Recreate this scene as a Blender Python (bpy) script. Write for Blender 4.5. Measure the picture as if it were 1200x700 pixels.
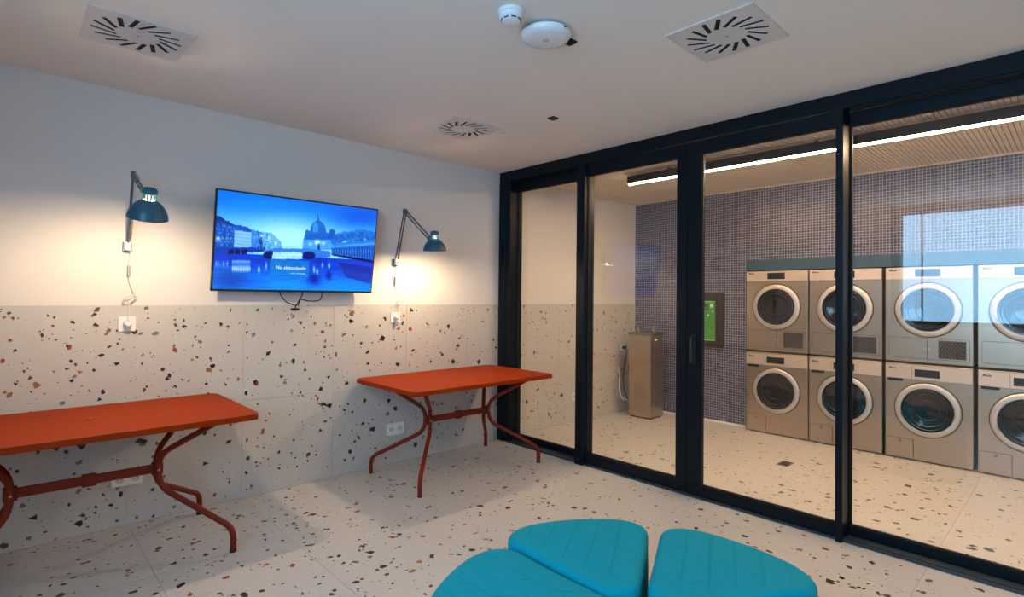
import bpy, bmesh, math, random
import numpy as np
from mathutils import Vector, Matrix

for o in list(bpy.data.objects): bpy.data.objects.remove(o)
S = bpy.context.scene
COL = S.collection
PI = math.pi

# ------------------------------------------------------------------ camera
FPX, CY = 636.39, 339.76
YAW, PITCH, ROLL, EYE = 0.8136, 0.0130, 0.0101, 1.37
F = Vector((math.cos(YAW)*math.cos(PITCH), math.sin(YAW)*math.cos(PITCH), math.sin(PITCH)))
RT = Vector((math.sin(YAW), -math.cos(YAW), 0)); UP = RT.cross(F)
CA = RT*math.cos(ROLL) + UP*math.sin(ROLL); CB = -RT*math.sin(ROLL) + UP*math.cos(ROLL)
cd = bpy.data.cameras.new('camera'); cam = bpy.data.objects.new('camera', cd); COL.objects.link(cam)
cam.matrix_world = Matrix(((CA.x, CB.x, -F.x, 0), (CA.y, CB.y, -F.y, 0), (CA.z, CB.z, -F.z, EYE), (0, 0, 0, 1)))
cd.sensor_width = 36; cd.sensor_fit = 'HORIZONTAL'; cd.lens = FPX/1200*36
cd.shift_y = -(350-CY)/1200; cd.clip_start = 0.05
S.camera = cam

# ------------------------------------------------------------------ sky, exposure
SKY = 9.3          # daylight outside the window behind the camera
LAMP_W = 25.0      # each wall lamp's bulb
LED = 190.0         # laundry light strip
w = bpy.data.worlds.new('sky'); S.world = w; w.use_nodes = True
bg = w.node_tree.nodes['Background']; bg.inputs[0].default_value = (0.34, 0.65, 1.0, 1); bg.inputs[1].default_value = SKY
S.view_settings.view_transform = 'Standard'; S.view_settings.look = 'None'
S.view_settings.exposure = 0.29; S.view_settings.gamma = 1.0; S.view_settings.use_curve_mapping = False

# room dimensions (metres)
YW = 3.900      # left wall plaster
YT = 3.896      # left wall tile face
XG = 3.508      # front of the glazed partition
XM = 5.815      # mosaic wall
XB, YN = -1.05, -1.6
ZC = 2.564
ZT = 1.2975

pa = bpy.data.lights.new('window_portal', 'AREA'); pa.shape = 'RECTANGLE'; pa.size = 1.32; pa.size_y = 2.7
pa.cycles.is_portal = True
po = bpy.data.objects.new('window_portal', pa); COL.objects.link(po)
po.location = (XB-0.15, .26, 1.79); po.rotation_euler = (0, -PI/2, 0)

# ------------------------------------------------------------------ materials
def srgb(r, g, b):
    return tuple(((c/255)/12.92 if c/255 <= .04045 else ((c/255+.055)/1.055)**2.4) for c in (r, g, b)) + (1,)
MATS = {}
def mat(name, col, rough=.5, metal=0.0, noise=0.0, nscale=20.0, bump=0.0, bscale=200.0, emit=None, estr=0.0, spec=.5, coat=0.0, stretch=None):
    m = bpy.data.materials.new(name); m.use_nodes = True; nt = m.node_tree; b = nt.nodes['Principled BSDF']
    b.inputs['Base Color'].default_value = col; b.inputs['Roughness'].default_value = rough; b.inputs['Metallic'].default_value = metal
    b.inputs['Specular IOR Level'].default_value = spec; b.inputs['Coat Weight'].default_value = coat
    if emit: b.inputs['Emission Color'].default_value = emit; b.inputs['Emission Strength'].default_value = estr
    if noise or bump:
        tc = nt.nodes.new('ShaderNodeNewGeometry'); mp = nt.nodes.new('ShaderNodeMapping')
        nt.links.new(tc.outputs['Position'], mp.inputs[0])
        if stretch: mp.inputs['Scale'].default_value = stretch
    if noise:
        n = nt.nodes.new('ShaderNodeTexNoise'); n.inputs['Scale'].default_value = nscale; n.inputs['Detail'].default_value = 6
        nt.links.new(mp.outputs[0], n.inputs['Vector'])
        r = nt.nodes.new('ShaderNodeMapRange'); r.inputs[3].default_value = 1-noise; r.inputs[4].default_value = 1+noise
        nt.links.new(n.outputs[0], r.inputs[0])
        mx = nt.nodes.new('ShaderNodeMix'); mx.data_type = 'RGBA'; mx.blend_type = 'MULTIPLY'; mx.inputs[0].default_value = 1
        mx.inputs[6].default_value = col; nt.links.new(r.outputs[0], mx.inputs[7]); nt.links.new(mx.outputs[2], b.inputs['Base Color'])
    if bump:
        n2 = nt.nodes.new('ShaderNodeTexNoise'); n2.inputs['Scale'].default_value = bscale; n2.inputs['Detail'].default_value = 3
        nt.links.new(mp.outputs[0], n2.inputs['Vector'])
        bp = nt.nodes.new('ShaderNodeBump'); bp.inputs['Strength'].default_value = bump; bp.inputs['Distance'].default_value = .002
        nt.links.new(n2.outputs[0], bp.inputs['Height']); nt.links.new(bp.outputs[0], b.inputs['Normal'])
    MATS[name] = m; return m

mat('plaster', srgb(214, 208, 203), .9, noise=.02, nscale=3, bump=.05, bscale=150)
mat('ceiling_paint', srgb(228, 221, 213), .9, noise=.015, nscale=2)
mat('terrazzo_wall', srgb(188, 183, 177), .5, noise=.05, nscale=14)
mat('terrazzo_floor', srgb(186, 182, 179), .42, noise=.04, nscale=10)
mat('grout', srgb(150, 140, 132), .9)
mat('chip_dark', srgb(38, 40, 36), .45, noise=.3, nscale=60)
mat('chip_grey', srgb(112, 108, 100), .45, noise=.25, nscale=60)
mat('chip_brown', srgb(84, 58, 42), .45, noise=.25, nscale=60)
mat('chip_rust', srgb(140, 60, 30), .45, noise=.25, nscale=60)
mat('chip_tan', srgb(142, 100, 64), .45, noise=.2, nscale=60)
mat('chip_black', srgb(22, 23, 24), .45, noise=.3, nscale=60)
mat('frame_navy', srgb(3, 14, 23), .45, spec=.2, noise=.06, nscale=30)
mat('gasket', srgb(6, 8, 10), .7)
mat('track_metal', srgb(60, 76, 88), .4, metal=.6)
mat('table_rust', srgb(142, 46, 0), .6, spec=.10, noise=.05, nscale=8, bump=.04, bscale=300)
mat('table_legs', srgb(116, 34, 10), .5, spec=.2, noise=.05, nscale=12)
mat('foot_black', srgb(28, 22, 20), .6)
mat('white_plastic', srgb(226, 224, 220), .35)
mat('grey_plastic', srgb(150, 150, 150), .5)
mat('socket_well', srgb(196, 195, 192), .4)
mat('ceiling_white', srgb(222, 226, 228), .4)
mat('vent_metal', srgb(206, 200, 196), .5)
mat('slot_black', srgb(14, 13, 13), .8)
mat('lamp_blue', srgb(28, 82, 102), .38)
mat('lamp_arm', srgb(84, 100, 110), .4, metal=.4)
mat('lamp_inner', srgb(240, 236, 228), .6)
mat('black_plastic', srgb(12, 12, 14), .35)
mat('cable_black', srgb(14, 14, 15), .5)
mat('cable_white', srgb(206, 200, 190), .5)
mat('pouf', srgb(0, 146, 164), .7, spec=.08, noise=.03, nscale=30, bump=.08, bscale=500)
mat('steel', srgb(190, 170, 150), .34, metal=1.0, noise=.05, nscale=6, stretch=(1, 1, .08))
mat('steel_dark', srgb(150, 142, 134), .4, metal=1.0)
mat('ring_metal', srgb(206, 196, 186), .5, metal=1.0)
mat('control_panel', srgb(214, 192, 172), .42, metal=.7)
mat('door_glass', srgb(14, 15, 18), .08, spec=.5)
mat('drum', srgb(50, 52, 58), .3, metal=1.0)
mat('lintel_blue', srgb(36, 74, 94), .5, noise=.04, nscale=10)
mat('slat', srgb(224, 208, 190), .7, noise=.03, nscale=12)
mat('slat_back', srgb(160, 142, 124), .9)
mat('kiosk_brown', srgb(48, 36, 30), .45)
mat('led', srgb(255, 240, 220), .5, emit=(1, .67, .385, 1), estr=LED)
mat('bulb', srgb(255, 240, 220), .5, emit=(1, .74, .45, 1), estr=LAMP_W/(PI*.0072))
mat('text_dark', srgb(40, 36, 34), .5)
mat('text_light', srgb(0, 0, 0), .5, emit=(.62, .90, 1, 1), estr=.86)
mat('text_dim', srgb(0, 0, 0), .5, emit=(.20, .55, 1, 1), estr=.86)
mat('screen_green', srgb(0, 0, 0), .4, emit=srgb(86, 140, 52), estr=.6, noise=0)
mat('screen_white', srgb(0, 0, 0), .4, emit=srgb(190, 210, 160), estr=.7)
mat('screen_blue', srgb(0, 0, 0), .4, emit=srgb(60, 90, 210), estr=.7)
mat('screen_darkgreen', srgb(0, 0, 0), .4, emit=srgb(50, 86, 34), estr=.7)
mat('soil_outside', srgb(120, 118, 112), .9)

def glass_mat():
    m = bpy.data.materials.new('clear_glass'); m.use_nodes = True; nt = m.node_tree
    for n in list(nt.nodes): nt.nodes.remove(n)
    out = nt.nodes.new('ShaderNodeOutputMaterial'); mix = nt.nodes.new('ShaderNodeMixShader')
    # Schlick reflectance of one glass face, the same from either side
    ge = nt.nodes.new('ShaderNodeNewGeometry'); dt = nt.nodes.new('ShaderNodeVectorMath'); dt.operation = 'DOT_PRODUCT'
    nt.links.new(ge.outputs['Incoming'], dt.inputs[0]); nt.links.new(ge.outputs['Normal'], dt.inputs[1])
    def mth(op, a, b=None):
        n = nt.nodes.new('ShaderNodeMath'); n.operation = op
        for i, x in enumerate((a, b)):
            if x is None: continue
            if isinstance(x, (int, float)): n.inputs[i].default_value = x
            else: nt.links.new(x, n.inputs[i])
        return n.outputs[0]
    ab = mth('ABSOLUTE', dt.outputs['Value']); p5 = mth('POWER', mth('SUBTRACT', 1.0, ab), 5.0); fr = mth('ADD', mth('MULTIPLY', p5, .955), .045)
    tr = nt.nodes.new('ShaderNodeBsdfTransparent'); tr.inputs[0].default_value = (.97, .985, .985, 1)
    gl = nt.nodes.new('ShaderNodeBsdfGlossy'); gl.inputs['Roughness'].default_value = 0.0
    nt.links.new(fr, mix.inputs[0]); nt.links.new(tr.outputs[0], mix.inputs[1]); nt.links.new(gl.outputs[0], mix.inputs[2])
    nt.links.new(mix.outputs[0], out.inputs[0]); MATS['clear_glass'] = m
glass_mat()

def mosaic_mat(pitch=.0265):
    m = bpy.data.materials.new('mosaic'); m.use_nodes = True; nt = m.node_tree; b = nt.nodes['Principled BSDF']
    N = nt.nodes.new; L = nt.links.new
    g = N('ShaderNodeNewGeometry'); mp = N('ShaderNodeVectorMath'); mp.operation = 'SCALE'; mp.inputs['Scale'].default_value = 1/pitch
    L(g.outputs['Position'], mp.inputs[0])
    ad = N('ShaderNodeVectorMath'); ad.operation = 'ADD'; ad.inputs[1].default_value = (.37, .21, .13); L(mp.outputs[0], ad.inputs[0])
    fl = N('ShaderNodeVectorMath'); fl.operation = 'FLOOR'; L(ad.outputs[0], fl.inputs[0])
    fc = N('ShaderNodeVectorMath'); fc.operation = 'FRACTION'; L(ad.outputs[0], fc.inputs[0])
    sp = N('ShaderNodeSeparateXYZ'); L(fc.outputs[0], sp.inputs[0])
    def edge(i):
        a = N('ShaderNodeMath'); a.operation = 'SUBTRACT'; a.inputs[1].default_value = .5; L(sp.outputs[i], a.inputs[0])
        c = N('ShaderNodeMath'); c.operation = 'ABSOLUTE'; L(a.outputs[0], c.inputs[0])
        d = N('ShaderNodeMath'); d.operation = 'GREATER_THAN'; d.inputs[1].default_value = .42; L(c.outputs[0], d.inputs[0]); return d
    e1, e2 = edge(1), edge(2)
    mxm = N('ShaderNodeMath'); mxm.operation = 'MAXIMUM'; L(e1.outputs[0], mxm.inputs[0]); L(e2.outputs[0], mxm.inputs[1])
    cs = N('ShaderNodeSeparateXYZ'); L(fl.outputs[0], cs.inputs[0]); cc = N('ShaderNodeCombineXYZ'); L(cs.outputs[1], cc.inputs[0]); L(cs.outputs[2], cc.inputs[1])
    wn = N('ShaderNodeTexWhiteNoise'); wn.noise_dimensions = '2D'; L(cc.outputs[0], wn.inputs['Vector'])
    cr = N('ShaderNodeValToRGB'); cr.color_ramp.interpolation = 'CONSTANT'
    cols = [(0, (22, 28, 58)), (.22, (38, 46, 88)), (.42, (17, 22, 60)), (.58, (50, 58, 98)), (.74, (28, 34, 56)), (.88, (62, 68, 106))]
    el = cr.color_ramp.elements
    el[0].position = 0; el[0].color = srgb(*cols[0][1]); el[1].position = cols[1][0]; el[1].color = srgb(*cols[1][1])
    for p, c in cols[2:]:
        e = el.new(p); e.color = srgb(*c)
    L(wn.outputs['Value'], cr.inputs[0])
    mx = N('ShaderNodeMix'); mx.data_type = 'RGBA'; L(mxm.outputs[0], mx.inputs[0]); L(cr.outputs[0], mx.inputs[6]); mx.inputs[7].default_value = srgb(172, 166, 172)
    L(mx.outputs[2], b.inputs['Base Color'])
    rg = N('ShaderNodeMapRange'); rg.inputs[3].default_value = .32; rg.inputs[4].default_value = .8; L(mxm.outputs[0], rg.inputs[0]); L(rg.outputs[0], b.inputs['Roughness'])
    bp = N('ShaderNodeBump'); bp.inputs['Strength'].default_value = .3; bp.inputs['Distance'].default_value = .001; bp.invert = True
    L(mxm.outputs[0], bp.inputs['Height']); L(bp.outputs[0], b.inputs['Normal'])
    MATS['mosaic'] = m
mosaic_mat()

def grille_mat():
    m = bpy.data.materials.new('grille_mesh'); m.use_nodes = True; nt = m.node_tree; b = nt.nodes['Principled BSDF']
    MATS['grille_mesh'] = m; b.inputs['Base Color'].default_value = srgb(22, 22, 24); b.inputs['Roughness'].default_value = .6
grille_mat()

# ------------------------------------------------------------------ mesh helpers
def mesh_obj(name, bm, material, parent=None, smooth=False, loc=None, sharp=40):
    me = bpy.data.meshes.new(name); bmesh.ops.recalc_face_normals(bm, faces=bm.faces[:]); bm.to_mesh(me); bm.free()
    for mn in (material if isinstance(material, (list, tuple)) else [material]): me.materials.append(MATS[mn])
    if smooth:
        me.polygons.foreach_set('use_smooth', [True]*len(me.polygons))
        me.set_sharp_from_angle(angle=math.radians(sharp))
    o = bpy.data.objects.new(name, me); COL.objects.link(o)
    if parent: o.parent = parent
    if loc: o.location = loc
    return o
def data_obj(name, me, parent=None, loc=None):
    o = bpy.data.objects.new(name, me); COL.objects.link(o)
    if parent: o.parent = parent
    if loc: o.location = loc
    return o
def box(bm, x0, x1, y0, y1, z0, z1, bev=0, seg=2):
    vs = [bm.verts.new((x, y, z)) for x in (x0, x1) for y in (y0, y1) for z in (z0, z1)]
    fs = [(0, 1, 3, 2), (4, 6, 7, 5), (0, 4, 5, 1), (2, 3, 7, 6), (0, 2, 6, 4), (1, 5, 7, 3)]
    faces = [bm.faces.new([vs[i] for i in f]) for f in fs]
    if bev:
        es = list({e for f in faces for e in f.edges})
        bmesh.ops.bevel(bm, geom=es, offset=bev, segments=seg, profile=.5, affect='EDGES')
    return bm
def B(*a, **k): return box(bmesh.new(), *a, **k)
def frame_pts(path):
    P = [Vector(p) for p in path]; T = []
    for i in range(len(P)):
        a = P[max(i-1, 0)]; c = P[min(i+1, len(P)-1)]; T.append((c-a).normalized())
    n = T[0].orthogonal().normalized(); fr = []
    for i, t in enumerate(T):
        n = (n - t*n.dot(t)); n = n.normalized() if n.length > 1e-6 else t.orthogonal().normalized()
        fr.append((P[i], n, t.cross(n)))
    return fr
def tube(bm, path, r, n=10, caps=True):
    rs = r if isinstance(r, (list, tuple)) else [r]*len(path); rings = []
    for (p, u, v), rr in zip(frame_pts(path), rs):
        rings.append([bm.verts.new(p + (u*math.cos(2*PI*k/n) + v*math.sin(2*PI*k/n))*rr) for k in range(n)])
    for a, c in zip(rings, rings[1:]):
        for k in range(n): bm.faces.new((a[k], a[(k+1) % n], c[(k+1) % n], c[k]))
    if caps: bm.faces.new(rings[0]); bm.faces.new(rings[-1])
    return bm
def T(path, r, n=10): return tube(bmesh.new(), path, r, n)
def fillet(pts, rad, seg=7):
    P = [Vector(p) for p in pts]; out = [P[0]]
    rads = rad if isinstance(rad, (list, tuple)) else [rad]*(len(P)-2)
    for i in range(1, len(P)-1):
        a = (P[i-1]-P[i]); c = (P[i+1]-P[i]); d = min(rads[i-1], a.length*.49, c.length*.49)
        p0 = P[i]+a.normalized()*d; p1 = P[i]+c.normalized()*d
        for k in range(seg+1):
            t = k/seg; out.append(p0*(1-t)**2 + P[i]*2*t*(1-t) + p1*t*t)
    out.append(P[-1]); return out
def spline(pts, seg=8):
    P = [Vector(p) for p in pts]; out = []
    for i in range(len(P)-1):
        p0, p1, p2, p3 = P[max(i-1, 0)], P[i], P[i+1], P[min(i+2, len(P)-1)]
        for k in range(seg):
            t = k/seg
            out.append(.5*((2*p1)+(p2-p0)*t+(2*p0-5*p1+4*p2-p3)*t*t+(3*p1-p0-3*p2+p3)*t**3))
    out.append(P[-1]); return out
def lathe(bm, prof, M=Matrix(), n=32):
    """prof: (radius, height) revolved about local z, then placed by M"""
    rings = []
    for r, h in prof:
        if r < 1e-6: rings.append([bm.verts.new(M @ Vector((0, 0, h)))])
        else: rings.append([bm.verts.new(M @ Vector((r*math.cos(2*PI*k/n), r*math.sin(2*PI*k/n), h))) for k in range(n)])
    for a, c in zip(rings, rings[1:]):
        for k in range(n):
            k2 = (k+1) % n
            if len(a) == 1 and len(c) == 1: continue
            if len(a) == 1: bm.faces.new((a[0], c[k], c[k2]))
            elif len(c) == 1: bm.faces.new((a[k], a[k2], c[0]))
            else: bm.faces.new((a[k], a[k2], c[k2], c[k]))
    return bm
def Lt(prof, M=Matrix(), n=32): return lathe(bmesh.new(), prof, M, n)
def prism(bm, poly, h0, h1, M=Matrix()):
    a = [bm.verts.new(M @ Vector((x, y, h0))) for x, y in poly]; c = [bm.verts.new(M @ Vector((x, y, h1))) for x, y in poly]
    n = len(poly); bm.faces.new(a); bm.faces.new(c)
    for k in range(n): bm.faces.new((a[k], a[(k+1) % n], c[(k+1) % n], c[k]))
    return bm
def rrect(x0, x1, y0, y1, r, seg=6):
    out = []
    for cx, cy, a0 in ((x1-r, y1-r, 0), (x0+r, y1-r, 90), (x0+r, y0+r, 180), (x1-r, y0+r, 270)):
        for k in range(seg+1):
            a = math.radians(a0+90*k/seg); out.append((cx+r*math.cos(a), cy+r*math.sin(a)))
    return out
def rot_to(z, loc=(0, 0, 0)):
    q = Vector((0, 0, 1)).rotation_difference(Vector(z).normalized())
    return Matrix.Translation(Vector(loc)) @ q.to_matrix().to_4x4()
def text_mesh(body, size, M, material, name, parent, extrude=.0003, align='LEFT', bold=0):
    c = bpy.data.curves.new('t', 'FONT'); c.body = body; c.size = size; c.extrude = extrude; c.align_x = align; c.offset = bold; c.resolution_u = 3
    o = bpy.data.objects.new('t', c); COL.objects.link(o); bpy.context.view_layer.update()
    me = bpy.data.meshes.new_from_object(o.evaluated_get(bpy.context.evaluated_depsgraph_get()))
    bpy.data.objects.remove(o); bpy.data.curves.remove(c)
    me.transform(M); me.materials.clear(); me.materials.append(MATS[material]); me.name = name
    return data_obj(name, me, parent)
def thing(name, label, cat, loc=(0, 0, 0), rz=0, group=None):
    o = bpy.data.objects.new(name, None); COL.objects.link(o); o.empty_display_size = .1
    o.location = loc; o.rotation_euler = (0, 0, rz); tag(o, label, cat, group); return o
def tag(o, label, cat, group=None):
    o['label'] = label; o['category'] = cat
    if group: o['group'] = group
    return o
def struct(o, label, cat):
    o['kind'] = 'structure'; o['label'] = label; o['category'] = cat; return o
def sempty(name, label, cat):
    o = bpy.data.objects.new(name, None); COL.objects.link(o); o.empty_display_size = .1; return struct(o, label, cat)
def copy_tree(root, loc, label=None, rz=None):
    def cp(o, par):
        c = o.copy(); COL.objects.link(c)
        if par: c.parent = par
        for ch in o.children: cp(ch, c)
        return c
    r = cp(root, None); r.location = loc
    if rz is not None: r.rotation_euler = (0, 0, rz)
    if label: r['label'] = label
    return r

# ------------------------------------------------------------------ terrazzo chips
CHIPS = ['chip_dark', 'chip_grey', 'chip_brown', 'chip_rust', 'chip_tan', 'chip_black']
CW = [.30, .15, .19, .10, .12, .14]
def chips(name, rng, a0, a1, b0, b1, to3, parent, ja, jb, dens=(46, 105, 260), keep=None, fixed=()):
    bm = bmesh.new(); area = (a1-a0)*(b1-b0)
    def add(a, b, r, ci, sh=None):
        n = rng.choice((3, 4, 4, 5, 5, 6)); el = rng.uniform(.55, 1.0); ph = rng.uniform(0, 2*PI); c, s = math.cos(ph), math.sin(ph)
        pts = []
        for k in range(n):
            t = 2*PI*(k+rng.uniform(-.32, .32))/n; rr = r*rng.uniform(.72, 1.15)
            x, y = rr*math.cos(t), rr*el*math.sin(t); pts.append((a+x*c-y*s, b+x*s+y*c))
        for lo, hi, js, i in ((a0, a1, ja, 0), (b0, b1, jb, 1)):
            mn = min(p[i] for p in pts); mx = max(p[i] for p in pts)
            if mn < lo+.001 or mx > hi-.001: return
            for j in js:
                if mn-.002 < j < mx+.002: return
        f = bm.faces.new([bm.verts.new(to3(*p)) for p in pts]); f.material_index = ci
    for a, b, r, ci in fixed: add(a, b, r*1.5, ci)
    for d, (r0, r1) in zip(dens, ((.0155, .031), (.0075, .0150), (.0022, .006))):
        for _ in range(int(d*area)):
            a, b = rng.uniform(a0, a1), rng.uniform(b0, b1)
            if keep and not keep(a, b): continue
            r = r0+(r1-r0)*rng.random()**1.5
            add(a, b, r, rng.choices(range(6), CW)[0])
    me = bpy.data.meshes.new(name); bm.to_mesh(me); bm.free()
    for c in CHIPS: me.materials.append(MATS[c])
    o = data_obj(name, me, parent); o['kind'] = 'stuff'
    return o
rng = random.Random(7)

# ------------------------------------------------------------------ floor
TP = .636
floor = struct(mesh_obj('floor', B(XB-.2, XM+.7, YN-.2, YW+.15, -.12, -.004), 'grout'), 'pale terrazzo tile floor with dark and rust chips', 'floor')
jx = [.576+TP*k for k in range(-3, 10)]
jy = [.565+2*TP*k for k in range(-2, 3)]
ex = sorted([XB]+[j for j in jx if XB < j < XM-.02]+[XM]); ey = sorted([YN]+[j for j in jy if YN < j < YT-.02]+[YT])
cache = {}
for x0, x1 in zip(ex, ex[1:]):
    for y0, y1 in zip(ey, ey[1:]):
        key = (round(x1-x0, 4), round(y1-y0, 4))
        if key not in cache:
            o = mesh_obj('floor_tile', B(.0008, x1-x0-.0008, .0008, y1-y0-.0008, -.012, 0), 'terrazzo_floor', floor, loc=(x0, y0, 0)); cache[key] = o.data
        else: data_obj('floor_tile', cache[key], floor, (x0, y0, 0))
# larger chips of the floor: (x, y, radius, colour)
fixed_floor = [(0.689,3.859,0.011,2),(0.560,3.355,0.011,0),(0.779,3.288,0.011,0),(0.631,3.396,0.011,2),(0.814,3.182,0.014,2),(0.978,3.431,0.015,3),(1.102,3.603,0.013,0),(1.188,3.410,0.014,2),(1.328,3.046,0.011,0),(1.248,2.928,0.012,0),(1.171,3.078,0.009,0),(1.106,3.154,0.012,0),(0.913,2.924,0.011,0),(1.102,2.759,0.016,3),(0.821,2.859,0.012,3),(0.903,2.618,0.011,5),(0.755,2.723,0.011,2),(0.654,2.803,0.011,3),(1.129,2.375,0.010,0),(1.321,2.697,0.011,0),(1.284,2.718,0.013,2),(1.451,3.317,0.015,0),(1.418,3.049,0.009,3),(1.442,3.634,0.014,4),(0.477,3.101,0.011,1),(0.587,3.000,0.008,2),(0.808,3.025,0.012,4),(0.853,3.047,0.010,0),(1.009,2.857,0.012,4),(0.791,3.595,0.011,0),(0.401,3.756,0.010,2),(0.355,3.490,0.011,2),(0.496,3.212,0.008,0),(0.341,3.303,0.008,0),(0.973,3.103,0.011,0),(1.134,2.569,0.010,1),(1.168,2.551,0.008,0),(1.267,3.265,0.011,2),(1.669,2.856,0.013,5),(1.693,2.711,0.015,0),(1.780,2.604,0.013,3),(1.956,2.564,0.013,0),(2.208,3.119,0.014,0),(1.837,2.671,0.013,0),(1.466,2.713,0.014,0),(1.437,2.446,0.017,5),(1.262,2.398,0.014,0),(1.203,2.305,0.014,2),(1.798,2.289,0.014,0),(1.770,2.318,0.009,0),(1.789,2.450,0.011,4),(1.597,2.365,0.013,4),(1.609,2.576,0.012,4),(1.320,2.698,0.012,0),(1.280,2.718,0.012,2),(2.052,2.567,0.012,3),(2.019,2.330,0.013,4),(1.988,2.769,0.011,2),(2.665,2.874,0.016,0),(2.632,3.019,0.015,0),(2.214,2.613,0.014,4),(1.879,2.483,0.010,1),(2.026,2.430,0.012,1),(1.585,3.094,0.012,2),(1.421,3.046,0.012,3),(1.587,3.589,0.015,2),(1.446,3.317,0.016,0),(1.505,2.130,0.011,0),(1.445,2.091,0.010,0),(1.409,2.365,0.010,0),(2.265,2.370,0.010,0),(2.202,2.325,0.010,2),(3.154,1.357,0.016,0),(3.065,1.187,0.015,0),(3.194,1.026,0.013,0),(3.327,0.986,0.018,2),(3.193,0.840,0.015,0),(3.334,0.773,0.019,0),(3.134,0.922,0.017,3),(2.966,0.866,0.021,5),(3.012,0.673,0.015,0),(3.389,0.555,0.016,2),(3.331,0.534,0.014,0),(3.409,0.351,0.017,0),(3.044,0.832,0.012,0),(3.212,1.085,0.016,1),(3.372,1.257,0.015,2),(3.382,1.446,0.013,2),(3.341,1.724,0.016,0),(3.176,0.531,0.013,0),(3.256,1.514,0.013,2),(4.021,1.305,0.022,0),(5.001,1.537,0.021,2),(4.201,1.236,0.017,2),(3.974,1.511,0.015,2),(4.453,0.752,0.019,2),(4.424,0.658,0.018,0),(3.883,0.610,0.018,2),(3.996,0.376,0.022,0),(4.205,0.746,0.018,0),(4.299,0.909,0.019,2),(4.911,0.906,0.024,2),(5.149,0.860,0.016,0),(4.646,0.630,0.017,2),(5.136,0.400,0.017,2),(4.693,0.760,0.017,2),(4.255,0.598,0.013,0),(4.038,0.809,0.015,2),(3.986,0.902,0.018,2),(4.383,0.471,0.017,4),(4.384,0.360,0.015,2),(4.239,0.312,0.016,2),(4.181,0.527,0.011,0)]
chips('terrazzo_chips', rng, XB, XM, YN, YT, lambda a, b: (a, b, .0004), floor, jx, jy, keep=lambda a, b: abs(a-XG-.04) > .1, fixed=fixed_floor, dens=(20, 95, 260))

# ------------------------------------------------------------------ left wall
wl = struct(mesh_obj('wall_left', B(XB-.15, XM+.7, YW, YW+.15, 0, ZC+.1), 'plaster'), 'white plaster wall with a terrazzo tile wainscot behind the tables', 'wall')
jwx = [.566+.6365*k for k in range(-3, 9)]
wx = sorted([XB]+[j for j in jwx if XB < j < XM-.02]+[XM]); wz = [0, ZT/2, ZT]
cache = {}
for x0, x1 in zip(wx, wx[1:]):
    for z0, z1 in zip(wz, wz[1:]):
        key = round(x1-x0, 4)
        if key not in cache:
            cache[key] = mesh_obj('wall_tile', B(.001, x1-x0-.001, YT, YW-.0002, .001, z1-z0-.001), 'terrazzo_wall', wl, loc=(x0, 0, z0)).data
        else: data_obj('wall_tile', cache[key], wl, (x0, 0, z0))
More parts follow.
